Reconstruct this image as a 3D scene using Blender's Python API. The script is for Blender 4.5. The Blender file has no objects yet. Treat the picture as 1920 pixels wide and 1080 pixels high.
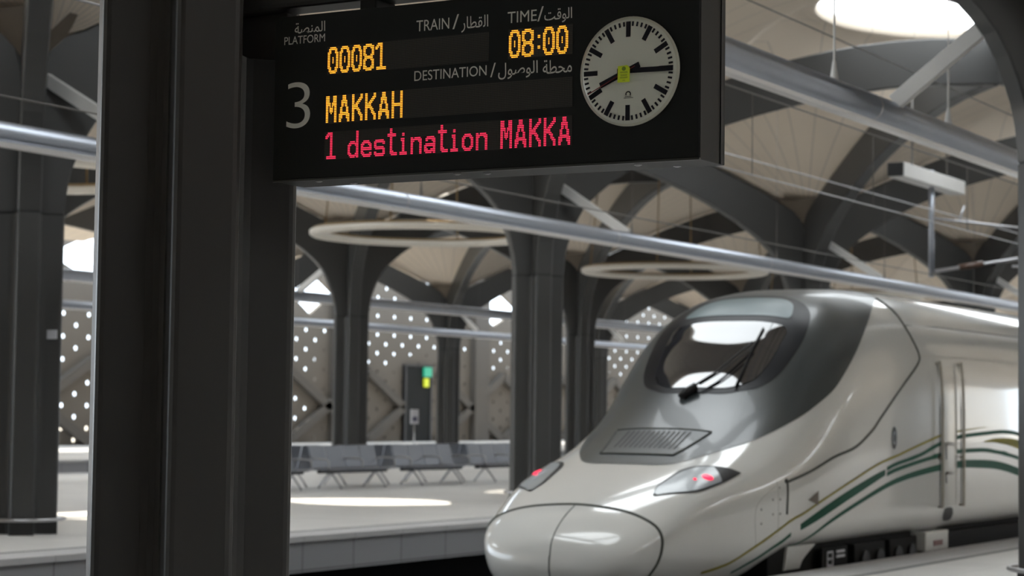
import bpy, bmesh, math, random
from mathutils import Vector, Matrix
random.seed(4)
S = bpy.context.scene
COL = S.collection

# ------------------------------------------------------------------ camera, world, sun, exposure
EYE = 1.7
LENS_PX = 3913.0
cd = bpy.data.cameras.new('camera')
cam = bpy.data.objects.new('camera', cd)
COL.objects.link(cam)
cd.sensor_width = 36.0
cd.lens = LENS_PX / 1920.0 * 36.0
cd.clip_start = 0.1
cd.clip_end = 600.0
Yc = Vector((2270, -260, -3913)).normalized()          # the track direction seen by the camera
Xc = Vector((6760, 145, 3913)).normalized()
Xc = (Xc - Yc * Xc.dot(Yc)).normalized()
Zc = Xc.cross(Yc)
rot = Matrix((Xc, Yc, Zc))                             # rows: world axes in camera space -> camera to world
cam.matrix_world = Matrix.Translation((0, 0, EYE)) @ rot.to_4x4()
cd.dof.use_dof = True
cd.dof.focus_distance = 9.1
cd.dof.aperture_fstop = 3.6
S.camera = cam

w = bpy.data.worlds.new('sky')
S.world = w
w.use_nodes = True
bg = w.node_tree.nodes['Background']
bg.inputs['Color'].default_value = (0.80, 0.90, 1.0, 1)
bg.inputs['Strength'].default_value = 4.2

sl = bpy.data.lights.new('sun', 'SUN')
sl.energy = 9.5
sl.color = (1.0, 0.93, 0.80)
sl.angle = math.radians(0.6)
sun = bpy.data.objects.new('sun', sl)
COL.objects.link(sun)
sun.location = (-60, 40, 80)
sun.rotation_euler = Vector((4.4, -2.0, -9.5)).to_track_quat('-Z', 'Y').to_euler()

S.view_settings.view_transform = 'Standard'
S.view_settings.look = 'None'
S.view_settings.exposure = 0.0
S.view_settings.gamma = 1.0
S.view_settings.use_curve_mapping = False

# ------------------------------------------------------------------ materials
MATS = {}
def mat(name, col, rough=0.5, metal=0.0, coat=0.0, spec=0.5, emit=None, estr=0.0, noise=0.0, nscale=8.0, trans=0.0):
    if name in MATS: return MATS[name]
    m = bpy.data.materials.new(name)
    m.use_nodes = True
    nt = m.node_tree
    b = nt.nodes['Principled BSDF']
    b.inputs['Base Color'].default_value = (*col, 1)
    b.inputs['Roughness'].default_value = rough
    b.inputs['Metallic'].default_value = metal
    b.inputs['Coat Weight'].default_value = coat
    b.inputs['Coat Roughness'].default_value = 0.04
    b.inputs['Specular IOR Level'].default_value = spec
    if trans: b.inputs['Transmission Weight'].default_value = trans
    if emit:
        b.inputs['Emission Color'].default_value = (*emit, 1)
        b.inputs['Emission Strength'].default_value = estr
    if noise:
        tc = nt.nodes.new('ShaderNodeTexCoord')
        n = nt.nodes.new('ShaderNodeTexNoise')
        n.inputs['Scale'].default_value = nscale
        n.inputs['Detail'].default_value = 4
        nt.links.new(tc.outputs['Object'], n.inputs['Vector'])
        r = nt.nodes.new('ShaderNodeMix'); r.data_type = 'RGBA'
        r.inputs['A'].default_value = (*[c * (1 - noise) for c in col], 1)
        r.inputs['B'].default_value = (*[min(1, c * (1 + noise)) for c in col], 1)
        nt.links.new(n.outputs['Fac'], r.inputs['Factor'])
        nt.links.new(r.outputs['Result'], b.inputs['Base Color'])
    MATS[name] = m
    return m

M_col = mat('dark_column_paint', (0.052, 0.052, 0.051), 0.36, noise=0.08, nscale=1.5)
M_plinth = mat('black_plinth', (0.015, 0.015, 0.015), 0.5, noise=0.1)
M_steel = mat('brushed_steel', (0.45, 0.45, 0.46), 0.3, 1.0, noise=0.06, nscale=20)
M_pipe = mat('satin_aluminium', (0.42, 0.45, 0.51), 0.36, 0.7, noise=0.05, nscale=3)
M_strip = mat('highlight_white', (0.95, 0.92, 0.9), 0.35, noise=0.04)  # near-white stands in for bright reflections on the metal strip
M_white = mat('white_steel', (0.72, 0.71, 0.69), 0.45, noise=0.05, nscale=5)
M_ring = mat('cream_ring', (0.86, 0.81, 0.72), 0.5, noise=0.05, nscale=3)
M_wire = mat('dark_wire', (0.16, 0.15, 0.14), 0.5, 0.6, noise=0.1)
M_wire2 = mat('light_wire', (0.5, 0.5, 0.52), 0.4, 0.8, noise=0.1)
M_black = mat('black_rubber', (0.012, 0.012, 0.013), 0.5, noise=0.1)
M_under = mat('underframe_black', (0.012, 0.012, 0.012), 0.7, spec=0.15, noise=0.2, nscale=6)
M_tw = mat('train_white', (0.77, 0.765, 0.735), 0.16, coat=0.8, noise=0.02, nscale=1.2)
M_tg = mat('train_grey', (0.048, 0.058, 0.061), 0.32, coat=0.2, noise=0.03, nscale=2)
M_glass = mat('windscreen_glass', (0.012, 0.013, 0.018), 0.03, coat=1.0, spec=0.8, noise=0.05)
M_band = mat('tinted_band', (0.11, 0.17, 0.185), 0.3, spec=0.4, noise=0.1, nscale=2)  # tint also carries the pale reflection of the roof
M_gold = mat('gold_stripe', (0.26, 0.22, 0.015), 0.5, spec=0.15, noise=0.05)
M_green = mat('green_stripe', (0.008, 0.085, 0.05), 0.5, spec=0.12, noise=0.05)
M_line = mat('panel_gap', (0.05, 0.055, 0.045), 0.6, noise=0.05)
M_lens = mat('lamp_lens', (0.36, 0.39, 0.41), 0.22, coat=0.25, noise=0.12, nscale=6)
M_red = mat('tail_light_red', (0.5, 0.02, 0.05), 0.2, emit=(1.0, 0.03, 0.09), estr=1.6, noise=0.02)
M_face = mat('sign_face', (0.018, 0.020, 0.0195), 0.55, spec=0.15, noise=0.05)
M_case = mat('sign_case', (0.012, 0.0125, 0.0125), 0.45, spec=0.3, noise=0.06, nscale=6)
M_text = mat('grey_print', (0.80, 0.80, 0.73), 0.6, noise=0.03)
M_dial = mat('clock_dial', (0.82, 0.84, 0.74), 0.25, coat=0.12, noise=0.02)
M_rim = mat('clock_rim', (0.72, 0.72, 0.60), 0.25, noise=0.03)
M_mark = mat('clock_black', (0.012, 0.012, 0.018), 0.6, spec=0.2, noise=0.03)
M_sec = mat('second_hand_red', (0.22, 0.02, 0.02), 0.4, noise=0.03)
M_stick = mat('lime_sticker', (0.82, 1.0, 0.04), 0.5, noise=0.03)
M_stickp = mat('sticker_print', (0.22, 0.36, 0.03), 0.5, noise=0.03)
M_amber = mat('amber_led', (0.1, 0.05, 0), 0.5, emit=(1.0, 0.33, 0.025), estr=2.7, noise=0.01)
M_redled = mat('red_led', (0.1, 0.0, 0.01), 0.5, emit=(1.0, 0.03, 0.09), estr=1.9, noise=0.01)
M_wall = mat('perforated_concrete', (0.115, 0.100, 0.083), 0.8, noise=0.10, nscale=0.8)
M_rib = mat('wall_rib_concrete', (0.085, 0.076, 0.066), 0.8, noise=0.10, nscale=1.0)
M_back = mat('dark_backing', (0.05, 0.046, 0.042), 0.9, noise=0.1)
M_door = mat('dark_door', (0.006, 0.007, 0.007), 0.7, spec=0.2, noise=0.1)
M_ballast = mat('shaded_ballast', (0.035, 0.034, 0.033), 0.95, noise=0.4, nscale=12)  # tone kept low to hold the shade of the track pit
M_sand = mat('pale_sand_ground', (0.55, 0.48, 0.38), 0.95, noise=0.1, nscale=0.5)
M_exit = mat('exit_sign_green', (0.01, 0.25, 0.15), 0.4, emit=(0.02, 0.6, 0.35), estr=0.35, noise=0.02)
M_exit2 = mat('exit_sign_yellow', (0.5, 0.55, 0.0), 0.4, emit=(0.6, 0.7, 0.0), estr=0.4, noise=0.02)
M_paper = mat('notice_white', (0.7, 0.7, 0.74), 0.6, noise=0.05, nscale=30)
M_seat = mat('perforated_seat_steel', (0.30, 0.32, 0.36), 0.35, 0.7, noise=0.15, nscale=40)
M_seatd = mat('bench_beam_dark', (0.05, 0.05, 0.055), 0.4, 0.5, noise=0.1)
M_brown = mat('ring_bronze_edge', (0.30, 0.20, 0.09), 0.4, 0.3, noise=0.05)
M_orange = mat('insulator_brown', (0.10, 0.06, 0.045), 0.3, noise=0.05)

def brick_mat(name, col, mort, sx, sy, gap, rough, rotz=0.0, axes='XY'):
    m = bpy.data.materials.new(name); m.use_nodes = True
    nt = m.node_tree; b = nt.nodes['Principled BSDF']
    b.inputs['Roughness'].default_value = rough
    ge = nt.nodes.new('ShaderNodeNewGeometry')
    sp = nt.nodes.new('ShaderNodeSeparateXYZ'); nt.links.new(ge.outputs['Position'], sp.inputs[0])
    cb = nt.nodes.new('ShaderNodeCombineXYZ')
    nt.links.new(sp.outputs[axes[0]], cb.inputs[0]); nt.links.new(sp.outputs[axes[1]], cb.inputs[1])
    br = nt.nodes.new('ShaderNodeTexBrick')
    br.inputs['Scale'].default_value = 1.0
    br.inputs['Brick Width'].default_value = sx
    br.inputs['Row Height'].default_value = sy
    br.inputs['Mortar Size'].default_value = gap
    br.inputs['Color1'].default_value = (*col, 1)
    br.inputs['Color2'].default_value = (*[c * 0.93 for c in col], 1)
    br.inputs['Mortar'].default_value = (*mort, 1)
    br.offset = 0.0
    nt.links.new(cb.outputs[0], br.inputs['Vector'])
    nz = nt.nodes.new('ShaderNodeTexNoise'); nz.inputs['Scale'].default_value = 40.0; nz.inputs['Detail'].default_value = 5
    nt.links.new(ge.outputs['Position'], nz.inputs['Vector'])
    mx = nt.nodes.new('ShaderNodeMix'); mx.data_type = 'RGBA'; mx.blend_type = 'MULTIPLY'
    mx.inputs['Factor'].default_value = 0.12
    nt.links.new(br.outputs['Color'], mx.inputs['A']); nt.links.new(nz.outputs['Color'], mx.inputs['B'])
    nt.links.new(mx.outputs['Result'], b.inputs['Base Color'])
    MATS[name] = m
    return m
M_floor = brick_mat('granite_paving', (0.80, 0.78, 0.75), (0.6, 0.59, 0.57), 1.2, 0.6, 0.006, 0.42)
M_edge = brick_mat('grey_edge_stone', (0.36, 0.36, 0.375), (0.17, 0.17, 0.17), 1.2, 0.45, 0.012, 0.7, axes='YZ')
M_cope = brick_mat('coping_stone', (0.6, 0.59, 0.59), (0.42, 0.42, 0.42), 1.2, 5.0, 0.008, 0.6, axes='YX')
M_tact = brick_mat('tactile_dots', (0.38, 0.38, 0.38), (0.26, 0.26, 0.26), 0.06, 0.06, 0.012, 0.7)

def led_off_mat():
    m = bpy.data.materials.new('led_off_grid'); m.use_nodes = True
    nt = m.node_tree; b = nt.nodes['Principled BSDF']; b.inputs['Roughness'].default_value = 0.7
    b.inputs['Specular IOR Level'].default_value = 0.2
    ge = nt.nodes.new('ShaderNodeNewGeometry')
    sp = nt.nodes.new('ShaderNodeSeparateXYZ'); nt.links.new(ge.outputs['Position'], sp.inputs[0])
    outs = []
    for ax, p in (('X', 0.00651), ('Z', 0.0077)):
        a = nt.nodes.new('ShaderNodeMath'); a.operation = 'DIVIDE'; a.inputs[1].default_value = p
        nt.links.new(sp.outputs[ax], a.inputs[0])
        f = nt.nodes.new('ShaderNodeMath'); f.operation = 'FRACT'; nt.links.new(a.outputs[0], f.inputs[0])
        l = nt.nodes.new('ShaderNodeMath'); l.operation = 'LESS_THAN'; l.inputs[1].default_value = 0.68
        nt.links.new(f.outputs[0], l.inputs[0]); outs.append(l)
    mu = nt.nodes.new('ShaderNodeMath'); mu.operation = 'MULTIPLY'
    nt.links.new(outs[0].outputs[0], mu.inputs[0]); nt.links.new(outs[1].outputs[0], mu.inputs[1])
    mx = nt.nodes.new('ShaderNodeMix'); mx.data_type = 'RGBA'
    mx.inputs['A'].default_value = (0.03, 0.03, 0.028, 1); mx.inputs['B'].default_value = (0.085, 0.08, 0.07, 1)
    nt.links.new(mu.outputs[0], mx.inputs['Factor']); nt.links.new(mx.outputs['Result'], b.inputs['Base Color'])
    return m
M_ledoff = led_off_mat()

GX, GY = 13.40, 13.35            # column grid
X0, Y0 = -5.85, 7.45
def membrane_mat():
    m = bpy.data.materials.new('roof_membrane'); m.use_nodes = True
    nt = m.node_tree; b = nt.nodes['Principled BSDF']; b.inputs['Roughness'].default_value = 0.75
    ge = nt.nodes.new('ShaderNodeNewGeometry')
    sp = nt.nodes.new('ShaderNodeSeparateXYZ'); nt.links.new(ge.outputs['Position'], sp.inputs[0])
    def math_(op, a, bb=None):
        n = nt.nodes.new('ShaderNodeMath'); n.operation = op
        if isinstance(a, float): n.inputs[0].default_value = a
        else: nt.links.new(a, n.inputs[0])
        if bb is not None:
            if isinstance(bb, float): n.inputs[1].default_value = bb
            else: nt.links.new(bb, n.inputs[1])
        return n.outputs[0]
    # seams fan out from every column head: angle around the nearest column
    ax = math_('ADD', sp.outputs['X'], -X0); ay = math_('ADD', sp.outputs['Y'], -Y0)
    ax = math_('PINGPONG', ax, GX / 2); ay = math_('PINGPONG', ay, GY / 2)
    an = math_('ARCTAN2', ay, ax)
    an = math_('MULTIPLY', an, 9.0 / (math.pi / 2))
    fr = math_('FRACT', an)
    d = math_('ABSOLUTE', math_('SUBTRACT', fr, 0.5))
    rr = math_('SQRT', math_('ADD', math_('MULTIPLY', ax, ax), math_('MULTIPLY', ay, ay)))
    wd = math_('DIVIDE', 0.12, math_('ADD', rr, 0.3))
    seam = math_('LESS_THAN', d, wd)
    mx = nt.nodes.new('ShaderNodeMix'); mx.data_type = 'RGBA'
    mx.inputs['A'].default_value = (0.78, 0.68, 0.565, 1); mx.inputs['B'].default_value = (0.62, 0.55, 0.47, 1)
    nt.links.new(seam, mx.inputs['Factor']); nt.links.new(mx.outputs['Result'], b.inputs['Base Color'])
    return m
M_roof = membrane_mat()

# ------------------------------------------------------------------ mesh helpers
class MB:
    def __init__(s): s.v = []; s.f = []; s.m = []; s.sm = []
    def add(s, vs, fs, mi=0, smooth=False):
        o = len(s.v); s.v += [tuple(v) for v in vs]
        for f in fs: s.f.append(tuple(i + o for i in f)); s.m.append(mi); s.sm.append(smooth)
        return s
    def box(s, a, b, mi=0):
        x0, y0, z0 = a; x1, y1, z1 = b
        return s.add([(x0,y0,z0),(x1,y0,z0),(x1,y1,z0),(x0,y1,z0),(x0,y0,z1),(x1,y0,z1),(x1,y1,z1),(x0,y1,z1)],
            [(0,3,2,1),(4,5,6,7),(0,1,5,4),(1,2,6,5),(2,3,7,6),(3,0,4,7)], mi)
    def tube(s, pts, r, n=10, mi=0, caps=True, closed=False):
        pts = [Vector(p) for p in pts]; k = len(pts); rings = []
        up = None
        for i, p in enumerate(pts):
            if closed: t = pts[(i + 1) % k] - pts[i - 1]
            else: t = pts[min(i + 1, k - 1)] - pts[max(i - 1, 0)]
            t.normalize()
            if up is None:
                a = Vector((0, 0, 1)) if abs(t.z) < 0.9 else Vector((1, 0, 0))
                up = (a - t * a.dot(t)).normalized()
            else:
                up = (up - t * up.dot(t)).normalized()
            sd = t.cross(up)
            rr = r[i] if isinstance(r, (list, tuple)) else r
            rings.append([p + up * (rr * math.cos(2*math.pi*j/n)) + sd * (rr * math.sin(2*math.pi*j/n)) for j in range(n)])
        vs = [v for rg in rings for v in rg]; fs = []
        for i in range(k if closed else k - 1):
            for j in range(n):
                a = i*n + j; b = i*n + (j+1) % n; c = ((i+1) % k)*n + (j+1) % n; d = ((i+1) % k)*n + j
                fs.append((a, d, c, b))
        s.add(vs, fs, mi, True)
        if caps and not closed:
            s.add(rings[0], [tuple(range(n))], mi); s.add(rings[-1], [tuple(reversed(range(n)))], mi)
        return s
    def prism(s, poly, axis, a, b, mi=0):
        """poly of 2-D points extruded along axis ('X','Y','Z') between a and b"""
        def P(p, t):
            return {'X': (t, p[0], p[1]), 'Y': (p[0], t, p[1]), 'Z': (p[0], p[1], t)}[axis]
        n = len(poly)
        vs = [P(p, a) for p in poly] + [P(p, b) for p in poly]
        fs = [tuple(reversed(range(n))), tuple(range(n, 2*n))] + [(i, (i+1) % n, n + (i+1) % n, n + i) for i in range(n)]
        return s.add(vs, fs, mi)
    def grid(s, rows, mi=0, smooth=True):
        r, c = len(rows), len(rows[0])
        return s.add([p for row in rows for p in row], [(i*c+j, i*c+j+1, (i+1)*c+j+1, (i+1)*c+j) for i in range(r-1) for j in range(c-1)], mi, smooth)
    def mesh(s, name, mats, origin=(0, 0, 0)):
        me = bpy.data.meshes.new(name)
        ox, oy, oz = origin
        me.from_pydata([(x-ox, y-oy, z-oz) for x, y, z in s.v], [], s.f)
        for m in (mats if isinstance(mats, (list, tuple)) else [mats]): me.materials.append(m)
        me.polygons.foreach_set('material_index', s.m)
        me.polygons.foreach_set('use_smooth', s.sm)
        bm = bmesh.new(); bm.from_mesh(me)
        bmesh.ops.remove_doubles(bm, verts=bm.verts, dist=1e-5)
        bmesh.ops.recalc_face_normals(bm, faces=bm.faces)
        bm.to_mesh(me); bm.free(); me.update()
        return me

def wloc(o):
    v = Vector(o.location)
    while o.parent: o = o.parent; v += Vector(o.location)
    return v
def obj(name, mb, mats, parent=None, bevel=0.0, segs=2):
    """one mesh object; geometry is given in world coordinates"""
    org = wloc(parent) if parent else Vector((0, 0, 0))
    o = bpy.data.objects.new(name, mb.mesh(name, mats, org))
    COL.objects.link(o)
    if parent: o.parent = parent
    if bevel:
        b = o.modifiers.new('bevel', 'BEVEL'); b.width = bevel; b.segments = segs; b.limit_method = 'ANGLE'; b.angle_limit = math.radians(40)
        b.harden_normals = False
    return o
def tag(o, label=None, cat=None, group=None, kind=None):
    if label: o['label'] = label
    if cat: o['category'] = cat
    if group: o['group'] = group
    if kind: o['kind'] = kind
    return o
def thing(name, label, cat, loc=(0, 0, 0), group=None):
    o = bpy.data.objects.new(name, None); COL.objects.link(o)
    o.empty_display_size = 0.2
    o.location = loc
    return tag(o, label, cat, group)
def struct(name, mb, mats, label, cat, parent=None, bevel=0.0):
    o = obj(name, mb, mats, parent, bevel)
    return tag(o, label, cat, kind='structure')
def copy_thing(src, loc, label, group=None):
    r = src.copy(); COL.objects.link(r); r.location = loc; r['label'] = label
    if group: r['group'] = group
    for ch in list(src.children):
        c = ch.copy(); COL.objects.link(c); c.parent = r
        for g in list(ch.children):
            d = g.copy(); COL.objects.link(d); d.parent = c
    return r
def pch(xs, ys):
    """monotone cubic interpolation"""
    n = len(xs); h = [xs[i+1]-xs[i] for i in range(n-1)]; d = [(ys[i+1]-ys[i])/h[i] for i in range(n-1)]
    m = [0.0]*n; m[0] = d[0]; m[-1] = d[-1]
    for i in range(1, n-1):
        if d[i-1]*d[i] > 0:
            w1 = 2*h[i]+h[i-1]; w2 = h[i]+2*h[i-1]; m[i] = (w1+w2)/(w1/d[i-1]+w2/d[i])
    def f(x):
        x = min(max(x, xs[0]), xs[-1]); i = 0
        while i < n-2 and x > xs[i+1]: i += 1
        t = (x-xs[i])/h[i]
        return (2*t**3-3*t*t+1)*ys[i]+(t**3-2*t*t+t)*h[i]*m[i]+(-2*t**3+3*t*t)*ys[i+1]+(t**3-t*t)*h[i]*m[i+1]
    return f
def spline(pts, n):
    """Catmull-Rom through 2-D/3-D points, n samples"""
    P = [Vector(p) for p in pts]; out = []
    k = len(P)-1
    for a in range(n):
        t = a/(n-1)*k; i = min(int(t), k-1); f = t-i
        p0 = P[max(i-1, 0)]; p1 = P[i]; p2 = P[i+1]; p3 = P[min(i+2, k)]
        out.append(0.5*((2*p1)+(p2-p0)*f+(2*p0-5*p1+4*p2-p3)*f*f+(3*p1-p0-3*p2+p3)*f**3))
    return out

# ------------------------------------------------------------------ setting: ground, platforms
E1, E2, E3, E4 = -8.66, -16.4, -36.0, -44.6      # platform edges
YA, YB = -30.0, 170.0
struct('floor', MB().box((-62.5, YA, -1.6), (34, YB, -1.15)), M_ballast, 'track bed between the platforms, pit shade put into its dark colour', 'track bed')
def platform(name, x0, x1, label, edges):
    b = MB(); b.box((x0 + (0.06 if x0 < -62 else 0.05), YA, -0.16), (x1 - (0 if x1 > 0 else 0.05), YB, 0.0), 0)
    struct(name, b, M_floor, label, 'platform')
    for k, (xe, sg) in enumerate(edges):
        lo, hi = (xe - 0.55, xe + 0.03) if sg > 0 else (xe - 0.03, xe + 0.55)
        t = MB(); t.box((lo, YA, -0.07), (hi, YB, 0.004), 0)
        struct('trim_1', t, M_cope, 'grey coping stones along the edge of the ' + name.replace('_', ' '), 'coping')
        t = MB(); a = xe - sg*0.62; t.box((min(a, a - sg*0.12), YA, 0.0), (max(a, a - sg*0.12), YB, 0.006), 0)
        struct('trim_2', t, M_tact, 'dotted warning strip beside the coping', 'tactile strip')
        f = MB(); lo, hi = (xe - 0.05, xe + 0.008) if sg > 0 else (xe - 0.008, xe + 0.05)
        f.box((lo, YA, -0.48), (hi, YB, -0.07), 0)
        struct('trim_3', f, M_edge, 'grey stone fascia below the platform edge', 'fascia')
    s = MB(); s.box((x0 + 0.9, YA, -1.15), (x1 - 0.9, YB, -0.16), 0)
    struct('trim_4', s, M_under, 'recessed wall under the platform, coloured black for the overhang shade', 'platform wall')  # black colour stands in for the shade under the overhang
platform('floor_near', E1, 34.0, 'pale stone near platform in front of the train', [(E1, -1)])
platform('floor_middle', E3, E2, 'pale stone island platform across the tracks', [(E2, 1), (E3, -1)])
platform('floor_far', -62.5, E4, 'pale stone far platform along the perforated wall', [(E4, 1)])
struct('ground_outside', MB().box((-160, -140, -2.0), (-62.6, 260, -0.3)), M_sand, 'sunlit pale ground beyond the perforated wall', 'ground')
struct('bounce_ground', MB().box((34.1, -140, -2.0), (120, 260, -0.05)), M_sand, 'unseen pale ground added beyond the near platform for warm bounce light', 'ground')  # added out of view to bounce warm sunlight upward

# ------------------------------------------------------------------ columns with four diagonal ribs
RB = pch([0.46, 0.50, 0.62, 0.85, 1.15, 1.5, 1.87, 2.5, 3.75, 5, 6.5, 8, 9.46], [4.25, 4.62, 5.05, 5.52, 5.84, 6.12, 6.36, 6.72, 7.28, 7.68, 8.05, 8.28, 8.36])
RT = pch([0, 0.3, 0.83, 1.5, 2.27, 3.5, 5, 6.5, 8, 9.46], [6.55, 6.62, 6.88, 7.2, 7.55, 8.08, 8.6, 8.98, 9.2, 9.28])
HALF = 9.46
def plus_section(R, a, fil, rnd):
    """plus-shaped outline with arms on the diagonals"""
    pts = []
    for q in range(4):
        c, s_ = math.cos(q*math.pi/2), math.sin(q*math.pi/2)
        loc = []
        # arm along +x : corner (R,-a) .. (R,a), inner corner (a,a)
        for k in range(4):
            t = -math.pi/2 + k/3*math.pi/2
            loc.append((R - rnd + rnd*math.cos(t), -a + rnd + rnd*math.sin(t)))
        for k in range(4):
            t = k/3*math.pi/2
            loc.append((R - rnd + rnd*math.cos(t), a - rnd + rnd*math.sin(t)))
        for k in range(5):
            t = -math.pi/2 - k/4*math.pi/2
            loc.append((a + fil + fil*math.cos(t), a + fil + fil*math.sin(t)))
        for x, y in loc: pts.append((x*c - y*s_, x*s_ + y*c))
    k = math.sqrt(0.5)
    return [((x - y)*k, (x + y)*k) for x, y in pts]
def make_column(loc, label, cap_s=HALF):
    cx, cy, cz = loc
    t = thing('arched_column', label, 'column', loc, 'arched columns of the station hall')
    sec = plus_section(0.47, 0.155, 0.09, 0.04)
    b = MB(); b.prism([(cx+x, cy+y) for x, y in sec], 'Z', 0.2, 4.23)
    obj('shaft', b, M_col, t)
    s2 = plus_section(0.455, 0.14, 0.06, 0.02)
    b = MB(); b.prism([(cx+x, cy+y) for x, y in s2], 'Z', 4.23, 4.26)
    obj('shadow_gap', b, M_black, t)
    s3 = plus_section(0.475, 0.16, 0.06, 0.02)
    b = MB(); b.prism([(cx+x, cy+y) for x, y in s3], 'Z', 0.0, 0.2)
    obj('plinth', b, M_plinth, t)
    b = MB(); b.tube([(cx+0.57*math.cos(a), cy+0.57*math.sin(a), 0.2) for a in [i*math.pi/16 for i in range(32)]], 0.024, 8, closed=True)
    obj('bumper_ring', b, M_steel, t)
    b = MB(); b.prism([(cx+x*0.2, cy+y*0.2) for x, y in plus_section(1.05, 0.6, 0.3, 0.1)], 'Z', 4.26, 6.6)
    obj('core', b, M_col, t)
    hw = 0.155
    b = MB()
    for q in range(4):
        a0 = math.pi/4 + q*math.pi/2; a1 = a0 + math.pi/2; am = (a0 + a1)/2
        P0 = (cx + .95*math.cos(a0), cy + .95*math.sin(a0), 6.93); P1 = (cx + .95*math.cos(a1), cy + .95*math.sin(a1), 6.93)
        rows = []
        for i in range(9):
            t_ = i/8; sag = 4*t_*(1-t_)
            x_ = P0[0] + (P1[0]-P0[0])*t_; y_ = P0[1] + (P1[1]-P0[1])*t_
            x_ += math.cos(am)*0.10*sag; y_ += math.sin(am)*0.10*sag
            rows.append([(x_, y_, 6.93 - 0.05*sag), (x_*.5 + .5*cx + math.cos(am)*.03*sag, y_*.5 + .5*cy + math.sin(am)*.03*sag, 6.62), (cx + .18*math.cos(am), cy + .18*math.sin(am), 6.32)])
        b.grid(rows, 0, True)
    obj('head_panel', b, mat('head_panel_brown', (0.16, 0.13, 0.10), 0.6, noise=0.08), t)
    for q in range(4):
        d = Vector((math.cos(math.pi/4 + q*math.pi/2), math.sin(math.pi/4 + q*math.pi/2), 0)); n = Vector((-d.y, d.x, 0))
        low = []; top = []
        for z in (4.26,): low.append((0.46, z)); top.append((0.02, z))
        for s_ in (0.475, 0.50, 0.55, 0.62, 0.72, 0.85, 1.0, 1.15, 1.32, 1.5, 1.87, 2.5, 3.1, 3.75, 4.4, 5, 5.75, 6.5, 7.25, 8, 8.75, 9.46):
            z = RB(s_)
            low.append((s_, z))
            if s_ < 1.16:
                top.append((0.02 + 0.5*max(0, (s_-0.85))/0.3, min(z + 0.15, 6.6) if s_ < 0.86 else 6.6 + 0.1*(s_-0.85)/0.3))
            else:
                top.append((s_ - 0.35*max(0, 1 - (s_-1.15)/1.2), RT(s_ - 0.35*max(0, 1 - (s_-1.15)/1.2))))
        m = MB(); rows = []
        o = Vector((cx, cy, 0)); w2 = 0.13
        for (sl_, zl), (st, zt) in zip(low, top):
            pl = o + d*sl_ + Vector((0, 0, zl)); pt = o + d*st + Vector((0, 0, zt))
            rows.append([pl - n*hw, pl + n*hw, pt + n*hw, pt - n*hw, pl - n*hw])
        m.grid([[tuple(p) for p in r] for r in rows], 0, False)
        ob = obj('rib', m, M_col, t, 0.02, 1)
        ob.data.polygons.foreach_set('use_smooth', [False]*len(ob.data.polygons))
    return t

CX = [X0 + 0.2] + [X0 - GX*i for i in range(1, 5)]
CY = [Y0 + GY*i for i in range(0, 10)]
proto = make_column((CX[1], 34.15, 0), 'dark column with spreading ribs rising just left of the train nose')
cols = [
 ((-6.35, 7.9, 0), 'massive dark column in the left foreground, beside the departure board'),
 ((CX[0], 20.8, 0), 'dark column with curved arch cut off by the right edge of the photo'),
 ((CX[1] - 0.3, 20.8, 0), 'dark column at the far left edge of the photo with a small white plaque'),
 ((CX[1], 47.5, 0), 'dark column head above the train cab, under the white box beam'),
 ((CX[1], 60.85, 0), 'dark column head above the train roof at the right edge, behind the overhead line arm'),
 ((CX[2], 34.15, 0), 'column on the island platform half hidden behind the leftmost column'),
 ((CX[2], 47.5, 0), 'grey arched column behind the benches, under the larger ring lamp'),
 ((CX[2], 60.85, 0), 'grey arched column just right of the one beside the train nose'),
 ((CX[2], 74.2, 0), 'arched column hidden behind the train windscreen, head above the cab'),
 ((CX[0], 34.15, 0), 'column beyond the right edge whose white bar and rib end show beside the skylight'),
 ((CX[0], 47.5, 0), 'column far beyond the right edge whose rib meets the others under the skylight'),
 ((CX[3], 60.85, 0), 'far platform column hidden behind the foreground column'),
 ((CX[3], 74.2, 0), 'distant blue-grey column to the right of the dark exit door'),
 ((CX[3], 87.55, 0), 'distant far platform column right of the train-side arched columns'),
 ((CX[3], 100.9, 0), 'distant far platform column behind the train cab'),
]
columns = {(round(CX[1]), 34): proto}
for loc, lab in cols:
    columns[(round(loc[0]), round(loc[1]))] = copy_thing(proto, loc, lab)
def strut(colm, p0, p1):
    b = MB(); p0 = Vector(p0); p1 = Vector(p1); t = (p1-p0).normalized(); n = t.cross(Vector((0, 1, 0))).normalized()
    e = Vector((0, 0.05, 0)); n = n*0.085
    vs = [p0-e-n, p0+e-n, p0+e+n, p0-e+n, p1-e-n, p1+e-n, p1+e+n, p1-e+n]
    b.add(vs, [(0,3,2,1),(4,5,6,7),(0,1,5,4),(1,2,6,5),(2,3,7,6),(3,0,4,7)])
    o = obj('strut', b, M_white, colm, 0.008); o['label'] = 'white slanting bar that carries the pipe'
PZ = 4.86
for (x, y), c in columns.items():
    cx, cy = c.location.x, c.location.y
    if x in (-6,) : strut(c, (cx - 0.25, cy, 6.15), (-7.45, cy, PZ + 0.12))
    elif x in (-19, -20): strut(c, (cx + 0.25, cy, 6.05), (-17.35, cy, PZ + 0.12))
    elif x == -33: strut(c, (cx - 0.25, cy, 6.05), (-34.45, cy, PZ + 0.12))
    elif x == -46: strut(c, (cx + 0.25, cy, 6.05), (-44.65, cy, PZ + 0.12))
cB = columns[(-20, 21)]
b = MB(); b.box((cB.location.x + 0.30, cB.location.y + 0.085, 2.58), (cB.location.x + 0.47, cB.location.y + 0.10, 2.70))
pq = obj('plaque', b, M_paper, cB); pq['label'] = 'small white plaque'
cA = columns[(-6, 8)]

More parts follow.
